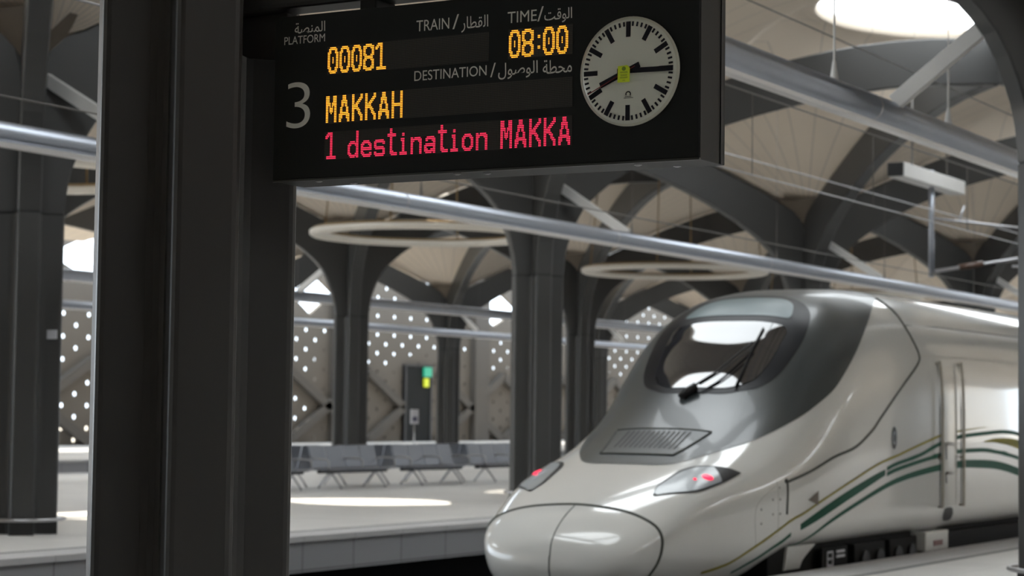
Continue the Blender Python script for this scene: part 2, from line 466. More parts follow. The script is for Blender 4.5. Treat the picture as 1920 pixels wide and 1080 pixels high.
# ------------------------------------------------------------------ roof membrane (vaults with round skylights)
def bay_z(dx, dy, r, R):
    h = 6.69
    m = min(abs(dx), abs(dy), h)
    z = RT((h - m)*math.sqrt(2)*0.9999) + 0.06
    if R > 0:
        t = min(1, max(0, (6.2 - r)/(6.2 - R))) if R > 2 else min(1, max(0, (3.2 - r)/(3.2 - R)))
        t = t*t*(3-2*t)
        z = z*(1-t) + (9.95 if R > 2 else 9.5)*t
    return z
def roof_bay(mb, bx, by, R, halfholes=(), cut=None):
    hx, hy = GX/2, GY/2
    angs = sorted([2*math.pi*i/96 for i in range(96)] + [math.atan2(sy*hy, sx*hx) % (2*math.pi) for sx in (1, -1) for sy in (1, -1)])
    rows = []
    for a in angs + [angs[0]]:
        c, s_ = math.cos(a), math.sin(a)
        rm = min(hx/abs(c) if abs(c) > 1e-6 else 1e9, hy/abs(s_) if abs(s_) > 1e-6 else 1e9)
        if cut and c < 0: rm = min(rm, cut/abs(c))
        for (qx, qy, qr) in halfholes:
            bq = c*qx + s_*qy; cc = qx*qx + qy*qy - qr*qr; ds = bq*bq - cc
            if ds > 0 and bq > 0: rm = min(rm, bq - math.sqrt(ds))
        row = []
        for k in range(15):
            r = R + (rm - R)*k/14
            x, y = c*r, s_*r
            row.append((bx + x, by + y, bay_z(x, y, r, R)))
        rows.append(row)
    mb.grid(rows, 0, True)
    if R > 0:   # upstand round the skylight
        up = [[(bx + math.cos(a)*R, by + math.sin(a)*R, bay_z(math.cos(a)*R, math.sin(a)*R, R, R) + dz) for dz in (0, 0.25)] for a in angs + [angs[0]]]
        mb.grid(up, 0, True)
roof = MB()
PANES = []
for ix in range(-3, 4):
    for iy in range(-3, 11):
        bx = X0 - GX*(ix + 0.5); by = Y0 + GY*(iy + 0.5)
        track = ix in (0, 2, -2)
        dark = iy < 0 and not (ix == -2 and iy == -1)
        R = 3.55 if track and not dark else 0.02
        if R > 1: PANES.append((bx, by))
        hh = []
        if ix == 1 and iy in (1, 2): R = 1.5
        if ix == 1 and iy == 1: hh = [(0, GY/2, 1.5)]
        if ix == 1 and iy == 2: hh = [(0, -GY/2, 1.5)]
        roof_bay(roof, bx, by, R, hh, 4.0 if ix == 3 else None)
pm = bpy.data.materials.new('diffuser_pane'); pm.use_nodes = True
nt_p = pm.node_tree; nt_p.nodes.remove(nt_p.nodes['Principled BSDF'])
tr = nt_p.nodes.new('ShaderNodeBsdfTranslucent')
nzp = nt_p.nodes.new('ShaderNodeTexNoise'); nzp.inputs['Scale'].default_value = 0.4
cr = nt_p.nodes.new('ShaderNodeMix'); cr.data_type = 'RGBA'
cr.inputs['A'].default_value = (0.86, 0.88, 0.90, 1); cr.inputs['B'].default_value = (0.92, 0.93, 0.94, 1)
nt_p.links.new(nzp.outputs['Fac'], cr.inputs['Factor']); nt_p.links.new(cr.outputs['Result'], tr.inputs['Color'])
nt_p.links.new(tr.outputs[0], nt_p.nodes['Material Output'].inputs['Surface'])
for (bx, by) in PANES:  # panes are added to scatter the sun before it reaches the hall
    b = MB(); b.add([(bx + 3.6*math.cos(2*math.pi*i/64), by + 3.6*math.sin(2*math.pi*i/64), 10.15) for i in range(64)], [tuple(range(64))])
    struct('window_1', b, pm, 'frosted pane added over a round skylight to diffuse the sun', 'skylight')
struct('ceiling', roof, M_roof, 'beige vaulted roof membrane with round skylights and fanning seams', 'roof')

# ------------------------------------------------------------------ perforated far wall
WX = -61.0
wall = MB()
CW, CH, HR = 1.6, 0.49, 0.10
OPEN = [(68.8, 8.1, 2.6, 1.0, 0.95), (85.1, 7.55, 2.0, 1.05, 1.15), (103.2, 7.6, 2.7, 1.2, 1.05)]     # diamond clerestory openings: y, z, half width, up, down
ZSP = 13*CH
def hole_cell(y0, y1, z0, z1, hole=True):
    yc, zc = (y0+y1)/2, (z0+z1)/2
    if not hole or y1 - y0 < CW*0.9:
        wall.add([(WX, y0, z0), (WX, y1, z0), (WX, y1, z1), (WX, y0, z1)], [(0, 1, 2, 3)]); return
    out = [(y1, zc), (y1, z1), (yc, z1), (y0, z1), (y0, zc), (y0, z0), (yc, z0), (y1, z0)]
    inn = [(yc + HR*math.cos(k*math.pi/4), zc + HR*math.sin(k*math.pi/4)) for k in range(8)]
    vs = [(WX, y, z) for y, z in out] + [(WX, y, z) for y, z in inn] + [(WX-0.03, y, z) for y, z in inn]
    fs = []
    for k in range(8):
        k2 = (k+1) % 8
        fs += [(k, k2, 8+k2, 8+k), (8+k, 8+k2, 16+k2, 16+k)]
    wall.add(vs, fs)
yw0, yw1 = 36.0, 160.0
rowi = 0; z = 0.0
while z < 9.7:
    off = 0 if rowi % 2 == 0 else CW/2
    segs = [(yw0, yw1)]
    if z >= ZSP - 0.01:
        segs = []; c = yw0
        for (oy, oz, ow, ou, od) in OPEN:
            segs.append((c, oy - ow - 0.2)); c = oy + ow + 0.2
        segs.append((c, yw1))
    for a, e in segs:
        y = a; nxt = math.floor((a - off)/CW + 1)*CW + off
        while y < e - 1e-4:
            y2 = min(nxt, e)
            hole_cell(y, y2, z, z + CH); y = y2; nxt = y + CW
    z += CH; rowi += 1
ZT = z
for (oy, oz, ow, ou, od) in OPEN:
    y0, y1, z0, z1 = oy-ow-0.2, oy+ow+0.2, ZSP, ZT
    out = [(y1, oz), (y1, z1), (oy, z1), (y0, z1), (y0, oz), (y0, z0), (oy, z0), (y1, z0)]
    inn = [(oy+ow, oz), (oy+ow/2, oz+ou/2), (oy, oz+ou), (oy-ow/2, oz+ou/2), (oy-ow, oz), (oy-ow/2, oz-od/2), (oy, oz-od), (oy+ow/2, oz-od/2)]
    wall.add([(WX, y, z_) for y, z_ in out] + [(WX, y, z_) for y, z_ in inn] + [(WX-0.2, y, z_) for y, z_ in inn],
             [f for k in range(8) for f in ((k, (k+1) % 8, 8+(k+1) % 8, 8+k), (8+k, 8+(k+1) % 8, 16+(k+1) % 8, 16+k))])
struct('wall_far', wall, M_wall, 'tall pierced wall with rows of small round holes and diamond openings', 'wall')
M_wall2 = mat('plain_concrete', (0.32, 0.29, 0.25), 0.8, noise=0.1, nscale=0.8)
struct('unseen_wall_right', MB().box((33.6, YA, -0.1), (34.0, YB, 9.6)), M_wall2, 'unseen concrete wall added far to the right to shut out side light', 'wall')  # added out of view, keeps outside light off the train side
struct('unseen_wall_near', MB().box((-62, YA - 0.4, -1.6), (34.0, YA, 9.6)), M_wall2, 'unseen concrete wall added behind the viewer to dim the front', 'wall')  # added out of view, lowers the light on column and board
lat = MB()
def bar(y0, z0, y1, z1, wd=0.42, th=0.3):
    if 93.3 < (y0 + y1)/2 < 96.6 and min(z0, z1) < 4.0 or (min(y0, y1) < 96.3 and max(y0, y1) > 93.6 and min(z0, z1) < 4.0): return
    dy, dz = y1-y0, z1-z0; L = math.hypot(dy, dz); ny, nz = -dz/L*wd/2, dy/L*wd/2
    lat.prism([(y0-ny, z0-nz), (y1-ny, z1-nz), (y1+ny, z1+nz), (y0+ny, z0+nz)], 'X', WX + 0.0, WX + th)
HY, HZ = 3.5, 1.85
y = 41.0
while y < 150:
    for k in range(0, 3):
        zc = 1.85 + k*2*HZ
        if zc + HZ > 6.2: break
        bar(y - HY, zc, y, zc + HZ); bar(y, zc + HZ, y + HY, zc); bar(y + HY, zc, y, zc - HZ); bar(y, zc - HZ, y - HY, zc)
    y += 2*HY
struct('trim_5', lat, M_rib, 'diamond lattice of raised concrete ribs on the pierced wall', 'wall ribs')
pil = MB()
for yy in (70.9, 87.6, 101.4, 115.4, 129.4, 54.0):
    pil.box((WX, yy - 0.75, 0), (WX + 0.35, yy + 0.75, ZT))
struct('trim_6', pil, M_rib, 'flat concrete pilasters on the pierced wall', 'pilasters')
bk = MB()
zz = [(36, 5), (63.5, 5.0), (64.0, -0.3), (70, -0.3), (70.5, 5.0), (81.2, 5.0), (81.7, -0.3), (86.2, -0.3), (86.7, 5.2), (89.5, 4.8), (92.7, 3.55), (96, 4.85), (99.5, 4.95), (103.9, 3.6), (108.5, 5.0), (113.4, 3.55), (117, 5.0), (120.5, 3.4), (125, 5), (160, 5)]
for (ya, za), (yb, zb) in zip(zz[:-1], zz[1:]):
    if max(za, zb) < 0: continue
    bk.prism([(ya, -0.3), (yb, -0.3), (yb, zb), (ya, za)], 'X', WX - 0.75, WX - 0.55)
struct('wall_back', bk, M_back, 'dark wall close behind the pierced wall that closes its lower holes', 'wall')

# ------------------------------------------------------------------ exit door in the far wall
dt = thing('exit_door', 'tall dark doorway in the far wall with a green exit sign at its top corner', 'door', (WX + 0.25, 94.7, 0))
dt['kind'] = 'structure'; dt.name = 'door_1'
b = MB(); b.box((WX + 0.02, 93.75, 0), (WX + 0.18, 96.15, 4.05)); obj('door_leaf', b, M_door, dt, 0.02)
b = MB(); b.box((WX + 0.02, 93.6, 0), (WX + 0.22, 93.75, 4.12)); b.box((WX + 0.02, 96.15, 0), (WX + 0.22, 96.3, 4.12)); b.box((WX + 0.02, 93.75, 4.05), (WX + 0.22, 96.15, 4.12))
obj('door_frame', b, M_black, dt)
b = MB(); b.box((WX + 0.18, 95.4, 3.5), (WX + 0.28, 96.15, 4.02)); e1 = obj('exit_sign', b, M_exit, dt); e1['label'] = 'green lit sign'
b = MB(); b.box((WX + 0.18, 95.45, 2.95), (WX + 0.26, 95.9, 3.42)); e1 = obj('warning_sign', b, M_exit2, dt); e1['label'] = 'yellow sign'
# notice on a post
nt_ = thing('notice_stand', 'small white notice on a thin post in front of the dark exit door', 'sign', (-34.0, 52.9, 0))
b = MB(); b.box((-34.03, 52.7, 1.28), (-34.0, 53.12, 1.72)); obj('notice_board', b, M_paper, nt_, 0.005)
b = MB(); b.box((-33.999, 52.78, 1.36), (-33.995, 53.04, 1.5)); obj('printed_block', b, mat('notice_print', (0.12, 0.12, 0.2), 0.6, noise=0.2, nscale=60), nt_)
b = MB(); b.tube([(-34.015, 52.91, 0.02), (-34.015, 52.91, 1.3)], 0.025, 8); obj('post', b, M_steel, nt_)
b = MB(); b.tube([(-34.015, 52.91, 0.0), (-34.015, 52.91, 0.03)], 0.18, 16); obj('base', b, M_seatd, nt_)

# ------------------------------------------------------------------ benches
def make_bench(loc, label):
    """four-seat beam bench that faces +X, centred at loc"""
    x, y, _ = loc
    t = thing('beam_bench', label, 'bench', loc, 'steel benches on the island platform')
    prof = [(0.30, 0.405), (0.29, 0.43), (0.20, 0.435), (0.05, 0.415), (-0.12, 0.405), (-0.17, 0.43), (-0.20, 0.50), (-0.25, 0.68), (-0.29, 0.85), (-0.31, 0.91), (-0.335, 0.915)]
    L = 2.52; sw = 0.60
    for k in range(4):
        ya = y - L/2 + k*(L/4) + 0.015; yb = ya + sw
        b = MB(); pts = spline([(p[0], 0, p[1]) for p in prof], 26)
        rows = [[(x + p.x, yy, p.z) for p in pts] for yy in (ya, ya + 0.02, (ya+yb)/2, yb - 0.02, yb)]
        b.grid(rows, 0, True)
        o = obj('seat', b, M_seat, t)
        s_ = o.modifiers.new('thick', 'SOLIDIFY'); s_.thickness = 0.018
    for k in range(5):
        yy = y - L/2 + k*L/4
        if k in (0, 2, 4):
            b = MB(); b.tube([(x + 0.24, yy, 0.42), (x + 0.25, yy, 0.58), (x + 0.20, yy, 0.63), (x - 0.10, yy, 0.645), (x - 0.235, yy, 0.63)], 0.018, 8)
            obj('armrest', b, M_steel, t)
    b = MB(); b.box((x - 0.06, y - L/2, 0.33), (x + 0.06, y + L/2, 0.40)); obj('beam', b, M_seatd, t, 0.01)
    for yy in (y - 0.85, y + 0.85):
        b = MB()
        b.tube([(x, yy, 0.35), (x + 0.10, yy, 0.26), (x + 0.22, yy, 0.12), (x + 0.30, yy, 0.015)], 0.022, 8)
        b.tube([(x, yy, 0.35), (x - 0.10, yy, 0.26), (x - 0.22, yy, 0.12), (x - 0.30, yy, 0.015)], 0.022, 8)
        obj('leg', b, M_steel, t)
    return t
bx_ = -25.7
pb = make_bench((bx_, 34.4, 0), 'leftmost steel bench, partly hidden by the foreground column')
copy_thing(pb, (bx_, 37.55, 0), 'steel bench straight below the arched column with the ring lamp')
copy_thing(pb, (bx_, 40.75, 0), 'steel bench in front of the dark exit door')
copy_thing(pb, (bx_, 44.0, 0), 'rightmost steel bench, beside the column at the train nose')
for yy, lab in ((35.9, 'steel bench turned away, back to back behind the leftmost pair'), (39.1, 'steel bench turned away, back to back left of the exit door'), (42.4, 'steel bench turned away, back to back right of the exit door')):
    o = copy_thing(pb, (bx_ - 0.95, yy, 0), lab); o.rotation_euler.z = math.pi

# ------------------------------------------------------------------ ring lamps
def make_ring(loc, label):
    x, y, z = loc
    t = thing('ring_lamp', label, 'lamp', loc, 'suspended ring lamps over the island platform')
    n = 72; R = 2.5
    def ringmesh(sec):
        rows = []
        for i in range(n + 1):
            a = 2*math.pi*i/n
            rows.append([(x + math.cos(a)*(R + r), y + math.sin(a)*(R + r), z + h) for r, h in sec + sec[:1]])
        m = MB(); m.grid(rows, 0, True); return m
    obj('diffuser', ringmesh([(-0.19, -0.06), (-0.13, -0.10), (0.13, -0.10), (0.19, -0.06), (0.19, 0.03), (-0.19, 0.03)]), M_ring, t)
    obj('housing', ringmesh([(-0.195, 0.03), (0.195, 0.03), (0.13, 0.085), (-0.13, 0.085)]), M_brown, t)
    for q in range(4):
        a = q*math.pi/2 + 0.25
        b = MB(); b.tube([(x + math.cos(a)*R, y + math.sin(a)*R, z + 0.08), (x + math.cos(a)*R*0.9, y + math.sin(a)*R*0.9, 8.7)], 0.02, 6)
        obj('hanger', b, M_brown, t)
    return t
pr = make_ring((-26.0, 40.8, 5.79), 'larger cream ring lamp hanging above the benches')
copy_thing(pr, (-26.0, 54.15, 5.79), 'smaller cream ring lamp hanging just above the train cab')
copy_thing(pr, (-26.0, 27.45, 5.79), 'cream ring lamp at the left, mostly hidden by the foreground column')
copy_thing(pr, (-26.0, 67.5, 5.79), 'farthest cream ring lamp, barely showing over the train roof')

# ------------------------------------------------------------------ long suspended pipes
def pipe(x, y0, y1, label, rods, side, first=0.0):
    near = x > -10
    t = thing('light_pipe', label, 'pipe', (x, y0, PZ), 'long silver pipes along the platforms')
    b = MB(); b.tube([(x, y0, PZ), (x, y1, PZ)], 0.138, 24); obj('tube', b, M_pipe, t)
    y = first
    while y < y1:
        if y > y0 + 0.1:
            b = MB(); b.tube([(x, y - 0.022, PZ), (x, y + 0.022, PZ)], 0.1405, 24, caps=False); obj('joint', b, M_wire2, t)
        y += 7.0
    b = MB()
    sx = side*0.04
    b.prism([(x - 0.085 + sx, PZ - 0.115), (x + 0.085 + sx, PZ - 0.115), (x + 0.06 + sx, PZ - 0.165), (x - 0.06 + sx, PZ - 0.165)], 'Y', y0, y1)
    o = obj('highlight_strip', b, M_strip, t); o['label'] = 'pale strip under the tube, metal highlight put into its colour'
    for y in rods:
        b = MB(); b.tube([(x, y, PZ + 0.12), (x, y, PZ + 0.16), (x, y, PZ + 0.30), (x, y, PZ + 0.34), (x, y, PZ + 0.95), (x, y, PZ + 0.97), (x, y, 8.6)], [0.045, 0.043, 0.022, 0.012, 0.012, 0.006, 0.006] if near else [0.022, 0.02, 0.014, 0.008, 0.007, 0.004, 0.004], 8); obj('hanger', b, M_white if near else M_wire, t)
    return t
pipe(-7.5, 3.0, 62.0, 'nearest long silver pipe, slanting down at upper right above the train', [12.2, 15.7, 19.2, 22.7], -1, 13.2)
pipe(-17.3, 5.0, 110.0, 'long silver pipe running behind the board and down over the train roof', [20.3, 27, 34.2, 41, 47.6, 54.5, 61], 1, 19.45)
pipe(-34.5, 10.0, 130.0, 'upper of the two thin pipes behind the arched column, island platform far side', [47.5, 60.8, 74.2], -1, 20)
pipe(-44.6, 20.0, 140.0, 'lower of the two thin pipes behind the arched column, along the far platform', [60.8, 74.2, 87.5], 1, 20)

# ------------------------------------------------------------------ overhead line
def wire(x, z, y0, y1, r, label, m, sag=0.0, droppers=None):
    t = thing('overhead_wire', label, 'wire', (x, y0, z), 'overhead line wires')
    n = 25
    b = MB(); b.tube([(x, y0 + (y1-y0)*i/(n-1), z - sag*math.sin(math.pi*((y0 + (y1-y0)*i/(n-1)) % 40)/40)) for i in range(n)], r, 6); obj('cable', b, m, t)
    if droppers:
        for y, zl in droppers:
            b = MB(); b.tube([(x, y, zl), (x, y, z - sag*math.sin(math.pi*(y % 40)/40))], 0.006, 6); obj('dropper', b, M_wire, t)
    return t
wire(-10.2, 4.62, 5, 60, 0.009, 'contact wire straight over the train roof', M_wire2)
wire(-10.2, 5.62, 5, 60, 0.011, 'carrying wire over the train with thin droppers', M_wire, 0.0, [(15.0 + 4.2*i, 4.63) for i in range(9)])
wire(-10.2, 6.75, 5, 60, 0.011, 'highest thin wire over the train, crossing the grey roof', M_wire)
wire(-14.66, 4.75, 5, 90, 0.010, 'contact wire of the empty track, crossing behind the column by the train', M_wire)
wire(-14.66, 6.15, 5, 90, 0.012, 'pale carrying wire of the empty track right of the board', M_wire2)
mt = thing('overhead_line_mast', 'vertical grey drop tube with a white box beam at upper right, above the train', 'mast', (-14.8, 43.65, 4.7))
b = MB(); b.tube([(-14.8, 43.65, 4.72), (-14.8, 43.65, 7.05)], 0.062, 14); obj('drop_tube', b, M_pipe, mt)
b = MB(); b.box((-14.98, 41.4, 6.68), (-14.62, 45.45, 6.98)); obj('box_beam', b, M_white, mt, 0.012)
b = MB(); b.box((-14.97, 41.34, 6.69), (-14.63, 41.40, 6.97)); obj('beam_cap', b, M_black, mt)
b = MB(); b.tube([(-14.8, 42.4, 6.95), (-14.8, 42.4, 8.9)], 0.02, 8); obj('hanger', b, M_wire, mt)
b = MB(); b.tube([(-14.8, 44.7, 6.95), (-14.8, 44.7, 8.9)], 0.02, 8); obj('hanger', b, M_wire, mt)
ca = thing('cantilever_arm', 'bracketed overhead line arm of thin tubes at the right edge above the train', 'overhead line arm', (-14.8, 43.7, 4.9))
def tb(name, pts, r, m): 
    b = MB(); b.tube(pts, r, 8); return obj(name, b, m, ca)
tb('stay_tube', [(-14.74, 43.7, 6.0), (-13.4, 44.6, 5.85), (-11.4, 45.9, 5.62)], 0.03, M_wire2)
tb('bracket_tube', [(-14.74, 43.7, 4.85), (-13.2, 44.7, 5.15), (-11.9, 45.6, 5.5)], 0.04, M_wire2)
tb('insulator', [(-14.3, 44.0, 4.94), (-13.85, 44.28, 5.03)], [0.07, 0.07], M_orange)
tb('steady_arm', [(-13.3, 44.6, 4.98), (-11.2, 46.2, 4.98)], 0.03, M_wire2)
tb('registration_tube', [(-12.9, 44.9, 5.25), (-11.2, 46.2, 5.0)], 0.022, M_wire2)
tb('upper_tube', [(-12.6, 45.05, 5.33), (-11.2, 46.2, 5.28)], 0.03, M_wire2)
tb('lower_brace', [(-12.9, 44.9, 5.22), (-11.2, 46.2, 4.9)], 0.024, M_wire2)
tb('clamp', [(-12.55, 45.1, 5.1), (-12.55, 45.1, 5.38)], 0.05, M_steel)
tb('clamp', [(-14.3, 44.0, 5.95), (-14.2, 44.1, 6.3)], 0.03, M_wire2)

# ------------------------------------------------------------------ the train
U0, XC = 18.4, -10.2
Tf = pch([0,.03,.08,.17,.33,.54,1.0,1.43,1.8,2.4,3.0,3.35,3.65,4.2,4.62,5.18,5.6,6.2,7,9,30],[.2,.36,.45,.54,.65,.75,.93,1.08,1.2,1.43,1.72,1.93,2.14,2.60,2.91,3.13,3.21,3.28,3.31,3.32,3.32])
Wf = pch([.0,.02,.06,.15,.3,.5,.8,1.2,2.0,3.0,4.5,30],[.2,.42,.62,.80,.94,1.02,1.10,1.19,1.30,1.40,1.48,1.48])
Zm = pch([0,.5,1.5,3,4.5,6,30],[.15,.40,.5,.8,1.1,1.2,1.2])
Zb = pch([0,.03,.1,.3,1.0,1.6,2.1,2.7,3.0,30],[.12,.0,-.15,-.35,-.5,-.45,-.2,.1,.22,.22])
Nt = pch([0,.5,1.2,1.8,2.4,3.4,4.5,6,8,30],[2.2,2.6,4,3.7,2.9,2.5,3.1,3.5,4,4])
Nb = pch([0,.5,1.5,2.5,3.2,30],[2,2,2.4,5,10,10])
def TP(u, ph):
    W, T, zm, zb = Wf(u), Tf(u), Zm(u), Zb(u)
    s, c = math.sin(ph), math.cos(ph)
    n = Nt(u) if c >= 0 else Nb(u)
    r = 1/((abs(s)**n + abs(c)**n)**(1/n))
    return Vector((XC + W*r*s, U0 + u, zm + (T - zm if c >= 0 else zm - zb)*r*c))
def TN(u, ph):
    e = 0.004; u = max(u, 0.006)
    a = TP(u + e, ph) - TP(u - e, ph); b = TP(u, ph + e) - TP(u, ph - e)
    n = b.cross(a).normalized()
    ref = TP(u, ph) - Vector((XC, U0 + max(u, 1.2), Zm(u)))
    return n if n.dot(ref) > 0 else -n
def TQ(u, ph, off): return TP(u, ph) + TN(u, ph)*off
def patch(lo, hi, ns, off, mb=None):
    """surface strip between two equally long (u, phi) curves"""
    rows = []
    for (ua, pa), (ub, pb_) in zip(lo, hi):
        rows.append([tuple(TQ(ua + (ub-ua)*k/ns, pa + (pb_-pa)*k/ns, off)) for k in range(ns + 1)])
    mb = mb or MB(); mb.grid(rows, 0, True); return mb
def sp2(pts, n): return [(p.x, p.y) for p in spline([(a, b, 0) for a, b in pts], n)]
def mir(c): return [(u, -p) for u, p in c]
def seamline(mb, pts, n, r):
    mb.tube([TQ(u, p, -r*0.35) for u, p in sp2(pts, n)], r, 6)

train = thing('high_speed_train', 'white high speed train with a grey cab hood, green and gold curved stripes', 'train', (XC, U0 + 6, -1.15))
b = MB(); rows = []
us = [0.0, .006, .015, .03, .05, .08, .12, .17, .23, .3, .38, .46, .55, .65, .75, .87, 1.0, 1.12, 1.25, 1.4, 1.55, 1.7, 1.85, 2.0, 2.2, 2.4, 2.6, 2.8, 3.0, 3.2, 3.4, 3.6, 3.8, 4.0, 4.2, 4.4, 4.6, 4.8, 5.0, 5.25, 5.5, 5.8, 6.2, 6.7, 7.3, 8, 9, 10.5, 12, 15, 20]
NPH = 112
for u in us: rows.append([tuple(TP(u, -math.pi + 2*math.pi*k/NPH)) for k in range(NPH + 1)])
b.grid(rows, 0, True)
b.add([rows[0][k] for k in range(NPH)], [tuple(range(NPH))], 0, True)
b.add([rows[-1][k] for k in range(NPH)], [tuple(reversed(range(NPH)))], 0)
body = obj('body', b, M_tw, train)
# grey hood
hood = [(1.64, 0.30), (1.70, 0.40), (1.85, .48), (2.09, .567), (2.37, .646), (2.7, .742), (3.25, .855), (3.8, .955), (4.31, 1.0), (4.93, .942), (5.63, .812), (6.25, .689), (6.75, .60)]
hc = [(1.64, 0.02)] + sp2(hood, 60) + [(6.82, 0.02)]
o = obj('cab_hood', patch(mir(hc), hc, 36, 0.005), M_tg, train); o['label'] = 'dark grey painted cab hood'
# windscreen: black surround, glass, tinted band
ws = [(3.35, .02), (3.36, .244), (3.45, .375), (3.56, .48), (3.72, .55), (3.92, .593), (4.23, .612), (4.46, .605), (4.72, .565), (4.88, .51), (5.03, .41), (5.19, .218), (5.25, .02)]
wc = sp2(ws, 50)
o = obj('windscreen_surround', patch(mir(wc), wc, 30, 0.010), mat('surround_black', (0.010, 0.011, 0.014), 0.35, spec=0.15, noise=0.05), train)
gl = [(3.44, .02), (3.45, .22), (3.52, .33), (3.62, .41), (3.76, .45), (3.95, .47), (4.2, .475), (4.40, .46), (4.44, .3), (4.44, .02)]
gc = sp2(gl, 44)
o = obj('windscreen', patch(mir(gc), gc, 28, 0.015), M_glass, train); o['label'] = 'dark glossy windscreen'
bl = [(4.56, .02), (4.555, .30), (4.56, .42), (4.62, .44), (4.75, .42), (4.92, .37), (5.05, .25), (5.09, .02)]
bc = sp2(bl, 30)
o = obj('upper_window', patch(mir(bc), bc, 26, 0.015), M_band, train); o['label'] = 'blue-green tinted upper window with the roof reflection in its colour'
# hood joint
b = MB(); seamline(b, [(3.28, -.60), (3.16, -.3), (3.12, 0.0), (3.16, .3), (3.28, .60), (3.36, .72)], 30, 0.006); obj('hood_joint', b, M_line, train)
# grille
gr = thing  # keep name space clear
b = patch([(1.93 + (2.60-1.93)*i/10, -(.33 + .085*i/10)) for i in range(11)], [(1.93 + (2.60-1.93)*i/10, .33 + .085*i/10) for i in range(11)], 18, 0.011)
g = obj('grille', b, M_tg, train)
b = MB()
for ed in ([(1.93, -.33), (2.60, -.415)], [(2.60, -.415), (2.60, .415)], [(2.60, .415), (1.93, .33)], [(1.93, .33), (1.93, -.33)]):
    b.tube([TQ(ed[0][0] + (ed[1][0]-ed[0][0])*k/12, ed[0][1] + (ed[1][1]-ed[0][1])*k/12, 0.012) for k in range(13)], 0.010, 6)
obj('grille_frame', b, M_line, g)
b = MB()
for k in range(13):
    p0 = -.27 + k*.045
    patch([(2.10, p0 - .008), (2.25, p0 - .014), (2.4, p0 - .022), (2.54, p0 - .026)], [(2.10, p0 + .012), (2.25, p0 + .008), (2.4, p0 + .002), (2.54, p0 - .002)], 2, 0.0145, b)
obj('grille_slots', b, M_black, g)
# coupler hatch line and centre seam
hh = [(.55, 0.0), (.53, .288), (.51, .567), (.49, .829), (.49, 1.065), (.49, 1.344), (.49, 1.60), (.46, 1.80), (.40, 1.98), (.34, 2.25), (.30, 2.6), (.28, 2.9)]
full = mir(hh)[::-1][:-1] + hh
b = MB(); b.tube([TQ(u, p, -0.004) for u, p in sp2(full, 110)], 0.019, 6); obj('hatch_gap', b, M_line, train)
b = MB(); b.tube([TQ(u, 0.0, -0.003) for u in (.55, .48, .4, .33, .25, .17, .11, .06, .03, .012)] + [Vector((XC, U0 - 0.001, z)) for z in (.24, .2, .15, .1)] + [TQ(u, math.pi, -0.003) for u in (.012, .03, .06, .12, .2)], 0.008, 6); obj('hatch_seam', b, M_line, train)
# headlamps (left and right)
la = [(0.88, .60), (1.05, .535), (1.21, .525), (1.40, .525), (1.56, .532), (1.73, .585), (1.83, .68), (1.95, .80), (2.04, .91)]
lb = [(0.88, .62), (0.98, .70), (1.08, .78), (1.18, .835), (1.30, .868), (1.45, .885), (1.62, .90), (1.82, .912), (2.04, .92)]
for sg in (1, -1):
    A = [(u, p*sg) for u, p in sp2(la, 30)]; B = [(u, p*sg) for u, p in sp2(lb, 30)]
    hl = obj('headlamp', patch(A, B, 10, 0.006), M_black, train)
    def inn(c, o, k): return [(a[0] + (d[0]-a[0])*k, a[1] + (d[1]-a[1])*k) for a, d in zip(c, o)]
    A2 = inn(A, B, .09); B2 = inn(A, B, .93)
    obj('lens', patch(A2[1:23], B2[1:23], 8, 0.011), M_lens, hl)
    for (u, p, r, nm) in ((1.55, .765, .062, 'tail_light'), (1.40, .712, .02, 'side_light')):
        c = TQ(u, p*sg, 0.013); nn = TN(u, p*sg)
        t1 = nn.orthogonal().normalized(); t2 = nn.cross(t1)
        b = MB(); n_ = 20
        ring = [c + (t1*math.cos(2*math.pi*i/n_) + t2*math.sin(2*math.pi*i/n_))*r for i in range(n_)]
        ring2 = [c + nn*0.010 + (t1*math.cos(2*math.pi*i/n_) + t2*math.sin(2*math.pi*i/n_))*r*0.6 for i in range(n_)]
        b.add(ring + ring2 + [c + nn*0.013], [(i, (i+1) % n_, n_ + (i+1) % n_, n_ + i) for i in range(n_)] + [(n_+i, n_ + (i+1) % n_, 2*n_) for i in range(n_)], 0, True)
        q = obj(nm, b, M_red, hl); q['label'] = 'glowing red light'
# nose panel joint on each side
sm = [(2.81, 1.80), (2.84, 1.344), (2.845, 1.342), (3.4, 1.396), (3.92, 1.422), (4.55, 1.452), (5.14, 1.396), (5.5, 1.326), (6.25, 1.178), (6.92, 1.056), (7.01, 1.004), (6.9, .925), (6.79, .82), (6.70, .60)]
for sg in (1, -1):
    b = MB(); b.tube([TQ(u, p*sg, 0.0) for u, p in sp2(sm, 90)], 0.016, 6); obj('panel_joint', b, M_line, train)
# stripes on both sides
def curve_at(pts, n): return sp2(pts, n)
def stripe(name, pts, wd, m, n=60):
    for sg in (1, -1):
        c = curve_at(pts, n); lo = []; hi = []
        for i, (u, p) in enumerate(c):
            t = i/(n-1); w_ = (wd(t) if callable(wd) else wd)
            dz = abs(TP(u, p + .01).z - TP(u, p - .01).z)/.02 + .2
            lo.append((u, sg*(p - w_/2/dz))); hi.append((u, sg*(p + w_/2/dz)))
        obj(name, patch(lo, hi, 2, 0.0035), m, train)
gold = [(1.2, 1.99), (1.6, 1.963), (1.88, 1.95), (2.97, 1.945), (3.59, 1.859), (4.46, 1.754), (5.65, 1.597), (7.42, 1.466), (7.98, 1.44), (8.82, 1.415), (9.6, 1.40)]
stripe('gold_stripe', gold, lambda t: 0.036*(1 - max(0, t-.75)*3.2), M_gold)
stripe('green_stripe', [(1.77, 2.094), (2.09, 2.121), (2.6, 2.15), (2.92, 2.16)], lambda t: .028 + .03*t, M_green, 24)
